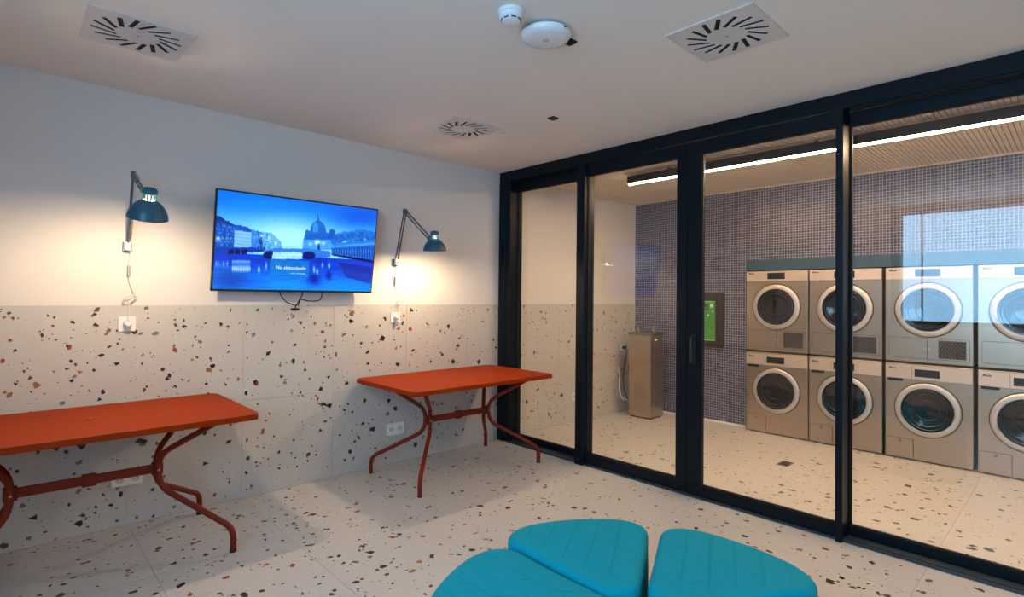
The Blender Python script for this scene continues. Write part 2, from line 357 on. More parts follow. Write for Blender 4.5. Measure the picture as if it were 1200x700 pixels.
# larger chips where the photograph shows them: (x, z, radius, colour)
fixed_wall = [(0.048,1.114,0.008,3),(0.068,1.059,0.007,0),(0.057,1.231,0.008,2),(0.022,1.236,0.007,4),(0.199,1.241,0.007,0),(0.225,1.232,0.007,0),(0.292,1.066,0.013,3),(0.432,1.011,0.014,0),(0.473,1.057,0.009,0),(0.175,1.135,0.010,0),(0.338,0.922,0.011,4),(0.284,0.944,0.007,2),(0.071,0.883,0.011,0),(0.156,0.866,0.013,4),(0.447,0.798,0.014,0),(0.433,0.754,0.011,0),(0.266,0.757,0.013,1),(0.316,1.290,0.012,2),(0.412,1.275,0.015,2),(0.803,1.019,0.013,3),(0.853,1.162,0.013,0),(0.803,1.206,0.008,0),(1.061,1.172,0.012,0),(1.104,1.154,0.011,2),(0.942,1.063,0.010,4),(1.109,0.988,0.012,1),(0.996,0.876,0.014,4),(0.900,1.045,0.007,0),(0.579,1.048,0.011,0),(0.591,1.140,0.013,2),(0.632,0.947,0.008,0),(0.740,0.901,0.010,0),(0.810,0.789,0.010,0),(0.758,0.773,0.010,3),(0.981,0.790,0.010,0),(0.647,0.786,0.010,2),(1.226,0.700,0.013,0),(1.280,0.774,0.015,2),(0.649,1.286,0.008,2),(0.395,1.241,0.011,1),(0.623,1.126,0.010,1),(0.321,0.963,0.009,2),(0.305,0.877,0.007,0),(0.128,0.904,0.007,2),(1.173,0.801,0.011,4),(1.290,1.265,0.010,0),(1.533,1.214,0.011,1),(1.545,1.010,0.012,0),(1.366,0.963,0.015,5),(1.390,1.038,0.010,1),(1.752,1.096,0.013,3),(1.692,1.161,0.011,1),(1.287,0.764,0.016,3),(1.450,0.792,0.014,4),(1.482,0.744,0.012,1),(1.625,0.826,0.011,0),(1.614,0.879,0.009,0),(1.595,0.662,0.014,0),(1.376,0.657,0.013,0),(1.745,0.674,0.014,0),(1.225,0.702,0.014,2),(1.950,0.697,0.013,2),(2.116,0.922,0.015,5),(1.973,1.167,0.012,2),(2.110,1.121,0.013,4),(1.914,1.064,0.011,4),(1.813,0.539,0.014,2),(1.982,1.219,0.013,1),(1.773,1.030,0.010,4),(1.660,0.757,0.009,2),(2.100,0.541,0.012,2),(2.248,1.026,0.019,5),(2.119,0.922,0.016,0),(2.275,1.181,0.016,0),(1.984,1.234,0.016,4),(1.974,1.168,0.016,2),(2.523,1.250,0.017,0),(2.536,0.912,0.017,0),(2.512,1.093,0.014,3),(2.395,0.805,0.017,0),(2.380,0.936,0.014,4),(3.015,0.924,0.018,2),(2.820,1.066,0.015,4),(2.966,0.782,0.018,0),(3.269,0.760,0.019,0),(3.479,0.880,0.016,0),(2.101,0.542,0.013,2),(2.380,0.444,0.017,3),(2.175,0.312,0.019,0),(1.982,0.168,0.015,0),(1.815,0.544,0.018,2),(1.813,0.388,0.018,1),(1.934,0.493,0.013,3),(1.952,0.694,0.013,2),(2.579,0.112,0.017,0),(3.081,0.161,0.015,0),(2.359,0.128,0.014,0),(2.294,0.060,0.016,0),(3.202,0.450,0.015,0),(0.242,0.507,0.013,5),(0.345,0.410,0.014,1),(0.624,0.484,0.015,0),(0.571,0.426,0.011,3),(0.345,0.252,0.014,4),(0.540,0.191,0.013,5),(0.351,0.071,0.015,5),(0.112,0.230,0.011,4),(0.366,0.111,0.010,2),(0.041,0.040,0.014,2),(0.981,0.277,0.016,0),(1.121,0.393,0.014,0),(0.812,0.044,0.011,1),(1.041,0.064,0.010,3),(1.243,0.261,0.012,2),(1.233,0.165,0.010,0),(0.620,0.032,0.011,1),(0.978,0.470,0.010,0),(0.834,0.524,0.011,0)]
chips('terrazzo_chips', random.Random(11), -.6, XM, 0, ZT, lambda a, b: (a, YT-.0004, b), wl, jwx, wz, fixed=fixed_wall, dens=(13, 90, 260))

# ------------------------------------------------------------------ other walls, ceilings
bm = bmesh.new()
WY0, WY1, WZ0, WZ1 = -1.1, 1.62, 1.12, 2.46
box(bm, XB-.2, XB, YN-.2, WY0-.1, 0, ZC+.1); box(bm, XB-.2, XB, WY1+.1, YW, 0, ZC+.1); box(bm, XB-.2, XB, WY0-.1, WY1+.1, 0, WZ0-.04)
struct(mesh_obj('wall_back', bm, 'plaster'), 'white plaster wall around the daylight window', 'wall')
struct(mesh_obj('wall_near', B(XB, XM+.7, YN-.2, YN, 0, ZC+.1), 'plaster'), 'plain white plaster wall beside the viewer', 'wall')
ceil = struct(mesh_obj('ceiling', B(XB-.2, XG+.08, YN-.2, YW, ZC, ZC+.15), 'ceiling_paint'), 'smooth white ceiling over the waiting area', 'ceiling')
lc = struct(mesh_obj('ceiling_laundry', B(XG+.08, XM+.7, YN-.2, YW, ZC-.012, ZC+.15), 'slat_back'), 'cream slatted ceiling over the laundry room', 'ceiling')
SP = .030
sl = B(XG+.12, XM-.05, 0, SP-.005, ZC-.024, ZC-.012); slat_me = None
for k in range(int((3.80-YN)/SP)):
    y = YN+.01+k*SP
    if slat_me is None: slat_me = mesh_obj('slat', sl, 'slat', lc, loc=(0, y, 0)).data
    else: data_obj('slat', slat_me, lc, (0, y, 0))
bm = bmesh.new(); box(bm, XG+.08, XM, 3.80, YW, ZC-.030, ZC-.012); box(bm, XM-.05, XM, YN, 3.80, ZC-.030, ZC-.012)
mesh_obj('ceiling_border', bm, 'slat', lc)

# window behind the viewer (seen mirrored in the glazing)
w1 = sempty('window_1', 'wide dark-framed daylight window mirrored in the glazing', 'window')
bm = bmesh.new()
box(bm, XB-.14, XB+.01, WY0-.1, WY0, WZ0-.04, ZC); box(bm, XB-.14, XB+.01, WY1, WY1+.1, WZ0-.04, ZC)
box(bm, XB-.14, XB+.01, WY0, WY1, WZ1, ZC); box(bm, XB-.14, XB+.01, WY0, WY1, WZ0-.04, WZ0)
mesh_obj('window_frame', bm, 'frame_navy', w1)
for y in (1.41, .15): mesh_obj('mullion', B(XB-.10, XB-.06, y-.007, y+.007, WZ0, WZ1), 'frame_navy', w1)
for y0, y1 in ((WY0, .143), (.157, 1.403), (1.417, WY1)):
    mesh_obj('pane', B(XB-.085, XB-.077, y0, y1, WZ0, WZ1), 'clear_glass', w1)

# mosaic wall with the niche for the machines
NY0, NY1, NZ = -.03, 2.475, 1.70
bm = bmesh.new()
box(bm, XM, XM+.6, NY1+.02, YW, 0, ZC); box(bm, XM, XM+.6, YN, NY0-.02, 0, ZC); box(bm, XM, XM+.6, NY0-.02, NY1+.02, NZ+.08, ZC)
struct(mesh_obj('wall_far', bm, 'mosaic'), 'blue and grey glass mosaic wall behind the washing machines', 'wall')
struct(mesh_obj('wall_niche', B(XM+.6, XM+.7, YN, YW, 0, ZC), 'plaster'), 'plain back wall of the recess behind the machines', 'wall')
bm = bmesh.new()
box(bm, XM-.02, XM+.598, NY0-.02, NY1+.02, 1.675, NZ+.08); box(bm, XM-.02, XM+.598, NY1, NY1+.02, 0, 1.675); box(bm, XM-.02, XM+.598, NY0-.02, NY0, 0, 1.675)
struct(mesh_obj('trim_1', bm, 'lintel_blue'), 'petrol blue surround framing the recess of the machines', 'trim')
struct(mesh_obj('trim_2', B(XM-.006, XM, NY1+.021, YW-.3, 0, .02), 'white_plastic'), 'thin white skirting strip at the foot of the mosaic', 'trim')

# ------------------------------------------------------------------ glazed partition
wr = sempty('wall_right', 'dark navy metal frame of the glazed partition', 'partition')
def part(name, m, par, *b, bev=.002): return mesh_obj(name, B(*b, bev=bev, seg=1) if bev else B(*b), m, par)
HB = 2.470
part('header', 'frame_navy', wr, XG, XG+.16, YN, YW, HB, ZC)
part('header_lip', 'frame_navy', wr, XG+.012, XG+.05, YN, .925, HB-.012, HB, bev=0)
part('jamb', 'frame_navy', wr, XG, XG+.16, 3.745, YT-.001, .0006, HB)
part('jamb_lip', 'frame_navy', wr, XG-.008, XG, 3.80, YT-.001, .0006, HB)
part('floor_track', 'track_metal', wr, XG-.012, XG+.16, YN, 3.744, .0006, .014, bev=0)
part('track_groove', 'gasket', wr, XG+.002, XG+.012, YN, .92, .0142, .0155, bev=0)
for y0, y1 in ((2.827, 2.910), (.950, .9866)):
    p = part('post', 'frame_navy', wr, XG-.028, XG+.105, y0, y1, .0006, HB)
    part('post_foot', 'frame_navy', p, XG-.034, XG-.028, y0+.004, y1-.004, .0006, .05, bev=0)
def leaf(name, label, cat, x0, y0, y1, zt, zb, st0, st1, rail_t=2.468, handle=None):
    """glazed leaf: glass opening y0..y1, zb..zt; stiles st0 (low y) and st1 (high y) outer limits"""
    o = sempty(name, label, cat); x1 = x0+.055
    part('rail', 'frame_navy', o, x0, x1, st0, st1, zt, rail_t)
    part('rail', 'frame_navy', o, x0, x1, st0, st1, .0145, zb)
    part('stile', 'frame_navy', o, x0, x1, st0, y0, zb, zt)
    part('stile', 'frame_navy', o, x0, x1, y1, st1, zb, zt)
    pn = part('pane', 'clear_glass', o, x0+.024, x0+.032, y0, y1, zb, zt, bev=0)
    bm = bmesh.new(); g = .006
    for a, b, c, d in ((y0, y0+g, zb, zt), (y1-g, y1, zb, zt), (y0+g, y1-g, zb, zb+g), (y0+g, y1-g, zt-g, zt)):
        box(bm, x0+.012, x0+.023, a, b, c, d)
    mesh_obj('gasket', bm, 'gasket', o)
    if handle:
        h = part('handle_plate', 'black_plastic', o, x0-.006, x0, handle-.016, handle+.016, .915, 1.125)
        mesh_obj('handle', T(fillet([(x0-.006, handle, 1.10), (x0-.042, handle, 1.10), (x0-.042, handle, .93)], .02), .009), 'black_plastic', h, smooth=True)
    return o
leaf('window_2', 'narrow recessed glass panel next to the corner with the tiled wall', 'glass panel', XG+.09, 2.925, 3.735, 2.378, .062, 2.86, 3.744)
leaf('door_1', 'glass door leaf in front of the steel drinking fountain', 'door', XG+.005, 2.011, 2.822, 2.376, .094, 1.930, 2.826)
leaf('door_2', 'glass door leaf with black handle in front of the two end machines', 'door', XG+.005, .994, 1.824, 2.378, .086, .9875, 1.927, handle=1.872)
leaf('window_3', 'wide glass panel mirroring the bright window, in front of right machines', 'glass panel', XG+.09, YN+.08, .944, 2.390, .064, YN+.002, .949)

# ------------------------------------------------------------------ tables
def make_table(label, loc):
    t = thing('folding_table', label, 'table', loc, group='rust-coloured metal tables')
    L2, W2, H = .685, .415, .73
    bm = bmesh.new()
    prism(bm, rrect(-L2, L2, -W2, W2, .045), H-.030, H)
    bmesh.ops.bevel(bm, geom=[e for e in bm.edges if all(abs(v.co.z-H) < 1e-5 for v in e.verts)], offset=.006, segments=3, affect='EDGES')
    mesh_obj('tabletop', bm, 'table_rust', t, smooth=True)
    hc = mesh_obj('parasol_hole_cap', Lt([(0, H+.0035), (.018, H+.003), (.024, H+.0003), (0, H-.001)], n=24), 'table_legs', t, smooth=True)
    mesh_obj('cap_bolt', Lt([(0, H+.006), (.005, H+.0055), (.006, H+.0032), (0, H+.003)], n=10), 'steel_dark', hc, smooth=True)
    bm = bmesh.new()
    for sy in (-1, 1): box(bm, -L2+.05, L2-.05, sy*.30-.015, sy*.30+.015, H-.05, H-.029)
    mesh_obj('under_rail', bm, 'table_legs', t)
    for sx in (-1, 1):
        for sy in (-1, 1):
            p = fillet([(sx*.582, sy*.335, .012), (sx*.582, sy*.335, .125), (sx*.295, sy*.034, .335), (sx*.290, sy*.030, .50), (sx*.545, sy*.315, H-.012)], [.06, .075, .075])
            g = mesh_obj('leg', T(p, .0155, 12), 'table_legs', t, smooth=True)
            mesh_obj('foot_cap', Lt([(0, 0.0005), (.0165, .0005), (.0170, .016), (0, .018)], Matrix.Translation((sx*.582, sy*.335, 0)), 14), 'foot_black', g, smooth=True)
        mesh_obj('hinge_plate', B(sx*.292-.026, sx*.292+.026, -.016, .016, .392, .458, bev=.003, seg=1), 'table_legs', t)
        for sy in (-1, 1):
            mesh_obj('bolt', Lt([(0, .008), (.005, .007), (.007, 0), (0, -.001)], rot_to((0, sy, 0), (sx*.292, sy*.0455, .425)), 10), 'steel', t, smooth=True)
    mesh_obj('stretcher', B(-.268, .268, -.008, .008, .402, .448, bev=.002, seg=1), 'table_legs', t)
    mesh_obj('stretcher_collar', B(-.030, .030, -.015, .015, .394, .456, bev=.005), 'table_legs', t)
    return t
TBY = 3.455
make_table('rust metal table with bent tube legs beside the dark glazed partition', (2.687, TBY, 0))
tb = [o for o in COL.objects if o.name == 'folding_table'][0]
copy_tree(tb, (.346, TBY, 0), 'rust metal table at the left, cut off by the edge of the view')

# ------------------------------------------------------------------ wall lamps
def make_lamp(label, mount, elbow, head, axis, vent_phase, sock, coil, inline):
    """mount on the wall, elbow, head = arm end at the neck of the shade; axis = direction from rim up to cap"""
    t = thing('wall_lamp', label, 'lamp', mount, group='blue swing-arm wall lamps')
    m = Vector(mount); L = lambda p: Vector(p)-m
    e, h = L(elbow), L(head); ax = Vector(axis).normalized()
    mesh_obj('wall_plate', B(-.022, .022, .014, .0358, -.03, .03, bev=.003), 'lamp_arm', t)
    br = mesh_obj('bracket', B(-.014, .014, -.014, .014, -.02, .03, bev=.003), 'white_plastic', t)
    mesh_obj('pivot_screw', Lt([(0, .02), (.006, .019), (.007, .014), (0, .0139)], rot_to((0, -1, 0)), 10), 'steel_dark', br, smooth=True)
    a0 = Vector((0, 0, .03)); d = (e-a0).normalized()
    fore = (h-e); side = d.cross(fore).normalized(); pl = side.cross(d).normalized()
    for s in (-1, 1):
        mesh_obj('lower_rod', T([a0+pl*s*.012, e+pl*s*.012], .0056, 8), 'lamp_arm', t, smooth=True)
        sp = [a0+d*(.02+.13*k/60)+pl*s*.010+side*.012+(pl*math.cos(k*1.6)+side*math.sin(k*1.6))*.005 for k in range(61)]
        mesh_obj('spring', T(sp, .0013, 5), 'steel', t, smooth=True)
    fd = fore.normalized(); p2 = side.cross(fd).normalized()
    for s in (-1, 1):
        mesh_obj('upper_rod', T([e+p2*s*.012, h+p2*s*.012], .0056, 8), 'lamp_arm', t, smooth=True)
        sp = [e+fd*(.03+.10*k/50)+p2*s*.010+side*.012+(p2*math.cos(k*1.6)+side*math.sin(k*1.6))*.005 for k in range(51)]
        mesh_obj('spring', T(sp, .0013, 5), 'steel', t, smooth=True)
    for c, nm in ((e, 'elbow_joint'), (h, 'head_joint')):
        mesh_obj(nm, Lt([(0, -.010), (.021, -.010), (.023, -.007), (.023, .007), (.021, .010), (0, .010)], rot_to(side, c), 18), 'lamp_arm', t, smooth=True)
    # shade: neck sits beside the head joint
    out = (fd - ax*fd.dot(ax)).normalized(); nk = h + out*.046
    base = nk - ax*.094; M = rot_to(ax, base)
    pr = [(.0885, 0), (.0900, .002), (.0885, .010), (.0840, .030), (.0735, .054), (.0570, .076), (.0390, .090), (.0310, .095)]
    inn = [(.0290, .0935), (.0370, .088), (.0550, .0735), (.0712, .052), (.0817, .029), (.0862, .010), (.0870, .002), (.0885, 0)]
    sh = mesh_obj('shade', Lt(pr, M, 48), 'lamp_blue', t, smooth=True)
    mesh_obj('shade_lining', Lt(inn, M, 48), 'lamp_inner', sh, smooth=True)
    nkp = mesh_obj('lamp_neck', Lt([(0, .060), (.0125, .060), (.0125, .094), (.0150, .095), (.0150, .1215), (0, .1215)], M, 24), 'lamp_inner', t, smooth=True)
    for k in range(12):
        a = 2*PI*k/12+vent_phase
        mesh_obj('neck_rib', T([M @ Vector((.028*math.cos(a), .028*math.sin(a), .093)), M @ Vector((.028*math.cos(a), .028*math.sin(a), .124))], .0030, 6), 'lamp_blue', nkp, smooth=True)
    mesh_obj('shade_cap', Lt([(0, .122), (.030, .122), (.033, .128), (.0345, .140), (.031, .150), (.022, .156), (0, .158)], M, 32), 'lamp_blue', t, smooth=True)
    mesh_obj('bulb', Lt([(0, .002), (.014, .005), (.023, .014), (.026, .026), (.022, .040), (.013, .054), (.012, .0595), (0, .0595)], M, 20), 'bulb', t, smooth=True)
    # mains cable: head, along the arm, down to the socket
    s3 = L(sock)
    pth = [h+Vector((0, 0, .012)), e*.5+h*.5+Vector((0, .0, -.012)), e+Vector((.012, .008, -.01)), a0*.5+e*.5+side*.02, Vector((.012, .010, -.03)), L(inline)+Vector((0, 0, .03))]
    mesh_obj('cable', T(spline(pth, 8), .0026, 6), 'cable_white', t, smooth=True)
    mesh_obj('inline_switch', B(*(lambda p: (p.x-.008, p.x+.008, p.y-.010, p.y+.006, p.z-.035, p.z+.032))(L(inline)), bev=.003), 'grey_plastic', t)
    cc = L(coil); pth = [L(inline)-Vector((0, 0, .034)), L(inline)*.5+cc*.5+Vector((.006, 0, 0))]
    for k in range(22):
        a = k*2*PI/7.5
        pth.append(cc+Vector((.030*math.cos(a)+.004*math.sin(k*1.7), -.010-.006*math.sin(k*.9), .016*math.sin(a)+.012*math.cos(a)+.004*math.cos(k*2.1))))
    pth += [cc+Vector((.0, -.012, -.03)), s3+Vector((0, -.045, .03)), s3+Vector((0, -.045, .010))]
    mesh_obj('cable', T(spline(pth, 7), .0026, 6), 'cable_white', t, smooth=True)
    mesh_obj('plug', Lt([(0, .052), (.012, .051), (.0175, .042), (.0185, .018), (.0185, .0), (0, 0)], rot_to((0, -1, 0), s3-Vector((0, .009, 0))), 20), 'white_plastic', t, smooth=True)
    return t
make_lamp('blue wall lamp left of the television, shade reaching towards the viewer', (.546, 3.86, 1.64), (.538, 3.677, 2.034), (.536, 3.243, 1.848), (0, -.34, 1), .1,
          (.553, YT, 1.188), (.560, 3.878, 1.335), (.556, 3.885, 1.50))
make_lamp('blue wall lamp right of the television, arm folded like an inverted V', (2.352, 3.86, 1.64), (2.340, 3.721, 2.040), (2.424, 3.496, 1.813), (-.07, -.075, 1), .25,
          (2.366, YT, 1.192), (2.392, 3.878, 1.318), (2.358, 3.885, 1.49))

# ------------------------------------------------------------------ sockets
def socket(label, x0, x1, z0, z1, n, parts=True):
    cx, cz = (x0+x1)/2, (z0+z1)/2
    t = thing('wall_socket', label, 'socket', (cx, YT, cz), group='white wall sockets')
    hw, hh = (x1-x0)/2, (z1-z0)/2
    bm = bmesh.new(); R = Matrix.Rotation(PI/2, 4, 'X')
    prism(bm, rrect(-hw, hw, -hh, hh, .006, 3), 0.0006, .009, R)
    mesh_obj('plate', bm, 'white_plastic', t)
    for k in range(n):
        px = (k-(n-1)/2)*(2*hw/n)
        wl_ = mesh_obj('socket_well', Lt([(0, .0096), (.0175, .0096), (.0195, .0115), (.0215, .0115), (.0215, .0085), (0, .0085)], Matrix.Translation((px, 0, 0)) @ R, 24), 'socket_well', t, smooth=True)
        for s in (-1, 1):
            mesh_obj('contact_hole', Lt([(0, .0103), (.0032, .0103), (.0032, .009), (0, .009)], Matrix.Translation((px+s*.0095, 0, 0)) @ R, 10), 'slot_black', wl_)
    return t
socket('single white socket below the lamp left of the television', .511, .596, 1.144, 1.232, 1)
socket('single white socket below the lamp right of the television', 2.322, 2.410, 1.150, 1.235, 1)
socket('double white socket low on the wall under the left table', .495, .645, .236, .310, 2)
socket('double white socket low on the wall under the table beside the partition', 2.300, 2.460, .232, .328, 2)
socket('white socket on the laundry wall beside the drinking fountain', 5.50, 5.585, .725, .81, 1)
socket('small white double socket seen through the narrow glass panel', 4.60, 4.75, .235, .315, 2)

# ------------------------------------------------------------------ television
def tv():
    W, Hh = 1.123, 1.123*.575
    t = thing('television', 'large flat television showing a blue city river scene', 'television', (1.532, 3.75, 1.7075))
    TL = .136
    R = Matrix.Rotation(TL, 4, 'X')      # top leans into the room
    def tp(o): o.data.transform(R); return o
    b = tp(mesh_obj('body', B(-W/2, W/2, 0, .022, -Hh/2, Hh/2, bev=.002, seg=1), 'black_plastic', t))
    tp(mesh_obj('back_housing', B(-W*.32, W*.32, .0222, .05, -Hh*.42, Hh*.2, bev=.006), 'black_plastic', t))
    bz = .010; nx, nz = 256, 144
    # --- picture painted on a fine mesh (u right, v down), features placed by a homography from the corner quad
    u, v = np.meshgrid(np.linspace(0, 1, nx), np.linspace(0, 1, nz))
    src = np.array([(97, 88), (878, 185), (838, 588), (75, 580)], float)
    Am = []; bb = []
    for (x, y), (U, V) in zip([(0, 0), (1, 0), (1, 1), (0, 1)], src):
        Am += [[x, y, 1, 0, 0, 0, -U*x, -U*y], [0, 0, 0, x, y, 1, -V*x, -V*y]]; bb += [U, V]
    hm = np.linalg.solve(np.array(Am), np.array(bb)); hm = np.append(hm, 1).reshape(3, 3)
    den = hm[2, 0]*u+hm[2, 1]*v+1; X = (hm[0, 0]*u+hm[0, 1]*v+hm[0, 2])/den; Y = (hm[1, 0]*u+hm[1, 1]*v+hm[1, 2])/den
    img = np.zeros((nz, nx, 3))
    def lerp(a, c, k): return np.array(a)[None, None]*(1-k[..., None])+np.array(c)[None, None]*k[..., None]
    def sm(x, a, c): k = np.clip((x-a)/(c-a), 0, 1); return k*k*(3-2*k)
    def blend(mask, col):
        nonlocal img
        m_ = np.clip(mask, 0, 1)[..., None]; img = img*(1-m_)+np.asarray(col)*m_
    # sky
    img[:] = lerp((16, 118, 236), (165, 214, 255), sm(Y-.10*(X-90), 110, 330))
    g = np.exp(-((X-430)/190)**2-((Y-330)/95)**2); blend(g*.95, (214, 238, 255))
    blend(np.exp(-((X-800)/130)**2-((Y-215)/50)**2)*.8, (0, 84, 214))
    blend(np.exp(-((X-300)/150)**2-((Y-150)/22)**2)*.35, (40, 150, 250))
    # water
    wl0 = 398+.045*(X-85)
    water = sm(Y-wl0, 0, 4)
    wc = lerp((8, 66, 205), (0, 140, 255), sm(Y-wl0, 30, 150)); wc = wc*(1-.25*np.exp(-((X-160)/90)**2)[..., None]*sm(Y-wl0, 60, 120)[..., None])
    m_ = water[..., None]; img = img*(1-m_)+wc*m_
    blend(np.exp(-((X-180)/130)**2-((Y-540)/28)**2)*.5, (0, 50, 200))
    def poly(pts, col, a=1.0, soft=1.5):
        P = np.array(pts, float); ins = np.zeros_like(X, bool); j = len(P)-1
        for i in range(len(P)):
            xi, yi, xj, yj = *P[i], *P[j]
            c = ((yi > Y) != (yj > Y)) & (X < (xj-xi)*(Y-yi)/((yj-yi) if yj != yi else 1e-9)+xi); ins ^= c; j = i
        blend(ins*a, col)
    def glow(x, y, rx, ry, col=(255, 255, 255), a=1): blend(np.exp(-((X-x)/rx)**2-((Y-y)/ry)**2)*a, col)
    rg = random.Random(3)
    # left bank buildings
    poly([(80, 222), (130, 238), (178, 262), (178, 392), (80, 396)], (26, 84, 188)); poly([(80, 222), (130, 238), (178, 262), (178, 272), (80, 246)], (40, 70, 150))
    poly([(178, 262), (232, 270), (262, 288), (262, 392), (178, 392)], (128, 172, 240)); poly([(178, 262), (232, 270), (262, 288), (262, 300), (178, 290)], (34, 90, 190))
    poly([(262, 286), (318, 300), (318, 390), (262, 390)], (70, 135, 226)); poly([(318, 296), (360, 304), (405, 345), (412, 388), (318, 388)], (120, 178, 245))
    for r in range(5):
        for c in range(10):
            x = 182+c*8; y = 298+r*17+c*.9
            glow(x, y, 2.6, 4.2, (225, 228, 255), .85 if r != 3 else .5)
    for c in range(9): glow(96+c*9, 330+c*.5, 2.2, 5, (240, 240, 255), .75 if c % 2 else .3); glow(96+c*9, 350, 2.2, 4, (220, 200, 255), .5)
    for c in range(12): glow(268+c*11, 318+c*2.5, 2.2, 6, (190, 220, 255), .6)
    glow(100, 330, 9, 9); glow(345, 330, 8, 9); glow(310, 318, 7, 7); glow(380, 352, 9, 10, a=.8)
    poly([(85, 378), (330, 372), (330, 398), (85, 412)], (16, 66, 176))
    for c in range(3): poly([(150+c*32, 386), (176+c*32, 385), (176+c*32, 408), (150+c*32, 410)], (6, 20, 70), .85)
    poly([(300, 330), (311, 320), (316, 372), (300, 372)], (14, 50, 130), .8)
    for (xa, xb, ya, yb, ye, st, rows) in ((84, 176, 250, 272, 372, 7, 6), (264, 316, 304, 314, 384, 6, 5), (320, 404, 316, 350, 384, 6, 4)):
        x = xa
        while x < xb:
            f_ = (x-xa)/(xb-xa); top = ya+(yb-ya)*f_
            for k_ in range(rows):
                yy = top+(ye-top)*(k_+.25)/rows
                poly([(x, yy), (x+st*.5, yy), (x+st*.5, yy+(ye-top)/rows*.55), (x, yy+(ye-top)/rows*.55)], (12, 54, 150) if rg.random() < .6 else (150, 200, 255), .55)
            x += st
    for px_ in (110, 148, 205, 240, 290, 335): poly([(px_, 226+(px_-97)*.33), (px_+5, 226+(px_-97)*.33), (px_+5, 250+(px_-97)*.33), (px_, 250+(px_-97)*.33)], (16, 52, 140), .9)
    poly([(80, 222), (97, 215), (120, 228), (130, 238), (125, 246), (80, 240)], (26, 60, 150))
    # cathedral
    dm = ((X-586)/40)**2+((Y-300)/62)**2
    blend((dm < 1)*(Y < 302), (34, 112, 204)); blend(((((X-574)/14)**2+((Y-285)/36)**2) < 1)*.5, (120, 190, 240))
    poly([(580, 246), (582, 222), (586, 200), (590, 222), (593, 246)], (30, 100, 195))
    poly([(525, 298), (648, 298), (668, 312), (668, 384), (512, 384), (516, 330)], (38, 104, 204)); poly([(512, 335), (668, 335), (660, 386), (506, 386)], (110, 172, 240), .75)
    poly([(639, 300), (642, 286), (655, 278), (668, 288), (670, 330), (639, 330)], (34, 96, 196)); poly([(524, 290), (534, 282), (544, 292), (544, 310), (524, 310)], (40, 110, 205))
    for c in range(8): poly([(548+c*10, 264+abs(c-3.5)*4), (551+c*10, 264+abs(c-3.5)*4), (551+c*10, 300), (548+c*10, 300)], (22, 84, 180), .45)
    for c in range(10): poly([(530+c*13, 312), (535+c*13, 312), (535+c*13, 330), (530+c*13, 330)], (24, 80, 178), .6)
    glow(582, 348, 13, 12); glow(612, 352, 8, 9, a=.7); glow(548, 356, 8, 8, a=.6); poly([(584, 352), (593, 352), (596, 390), (582, 390)], (14, 56, 150), .9)
    # right bank
    for x, y, r in ((690, 325, 26), (718, 315, 24), (752, 315, 26), (782, 308, 26), (812, 302, 24), (842, 314, 26), (664, 345, 16), (866, 320, 20)):
        blend((((X-x)**2+(Y-y)**2) < r*r)*.85, (36+rg.randint(-8, 10), 112+rg.randint(-10, 10), 214))
    nt_ = np.random.RandomState(8)
    for _ in range(240):
        x = nt_.uniform(668, 872); y = nt_.uniform(292+abs(x-812)*.10, 360); blend((((X-x)**2+(Y-y)**2) < nt_.uniform(3, 7)**2)*.55, (int(nt_.uniform(14, 60)), int(nt_.uniform(70, 130)), int(nt_.uniform(170, 222))))
    poly([(660, 352), (880, 334), (880, 365), (660, 372)], (48, 122, 218), .9)
    poly([(650, 366), (870, 344), (870, 444), (650, 404)], (44, 108, 208)); poly([(650, 366), (870, 344), (870, 356), (650, 374)], (90, 156, 236))
    for c in range(17):
        x = 660+c*12.5; poly([(x, 378-c*.9), (x+5, 378-c*.9), (x+5, 402+c*1.8), (x, 402+c*1.8)], (12, 48, 148), .8)
        glow(x+8, 392, 2, 8, (170, 205, 255), .45)
    poly([(650, 404), (870, 436), (870, 452), (650, 412)], (4, 22, 96))
    # bridge
    poly([(320, 388), (420, 372), (505, 374), (580, 384), (645, 392), (645, 420), (575, 425), (500, 400), (420, 398), (360, 420), (320, 420)], (64, 124, 222))
    poly([(410, 372), (508, 374), (508, 381), (410, 379)], (170, 210, 255))
    blend(((((X-352)/34)**2+((Y-412)/20)**2) < 1)*(X < 375)*.9, (4, 20, 92)); blend(((((X-540)/32)**2+((Y-412)/20)**2) < 1)*.92, (4, 24, 110))
    poly([(368, 396), (500, 396), (508, 432), (360, 432)], (186, 214, 250), .9)
    for c in range(14): glow(370+c*10, 412+rg.uniform(-6, 10), 3, 11, (250, 240, 255), .8)
    # reflections
    for c in range(7): glow(92+c*9, 458, 2.4, 15, (235, 240, 255), .75 if c in (0, 1, 4, 6) else .3)
    poly([(168, 440), (256, 440), (252, 498), (168, 498)], (90, 130, 225), .55)
    for c in range(10): glow(172+c*9, 446, 3, 7, (225, 225, 255), .7); glow(172+c*9, 480, 3.4, 14, (255, 240, 255), .9)
    glow(298, 485, 4.5, 15, (240, 255, 255)); glow(333, 466, 4, 18, (210, 235, 255), .8); glow(298, 445, 4, 14, (30, 70, 160), .7)
    for x, y, hh in ((565, 484, 18), (580, 494, 16), (606, 458, 14), (638, 462, 14)): glow(x, y, 4.5, hh, (225, 245, 255), .95)
    glow(565, 530, 32, 30, (0, 24, 150), .9); glow(636, 512, 14, 22, (0, 20, 140), .85); glow(600, 440, 30, 20, (6, 50, 180), .6)
    poly([(680, 445), (850, 470), (838, 552), (720, 520)], (4, 30, 140), .6)
    for c in range(12): glow(690+c*12, 472+c*4, 2.5, 16, (80, 110, 190), .5)
    # message box
    poly([(352, 434), (542, 442), (536, 522), (350, 512)], (8, 122, 208), .92)
    nr_ = np.random.RandomState(5)
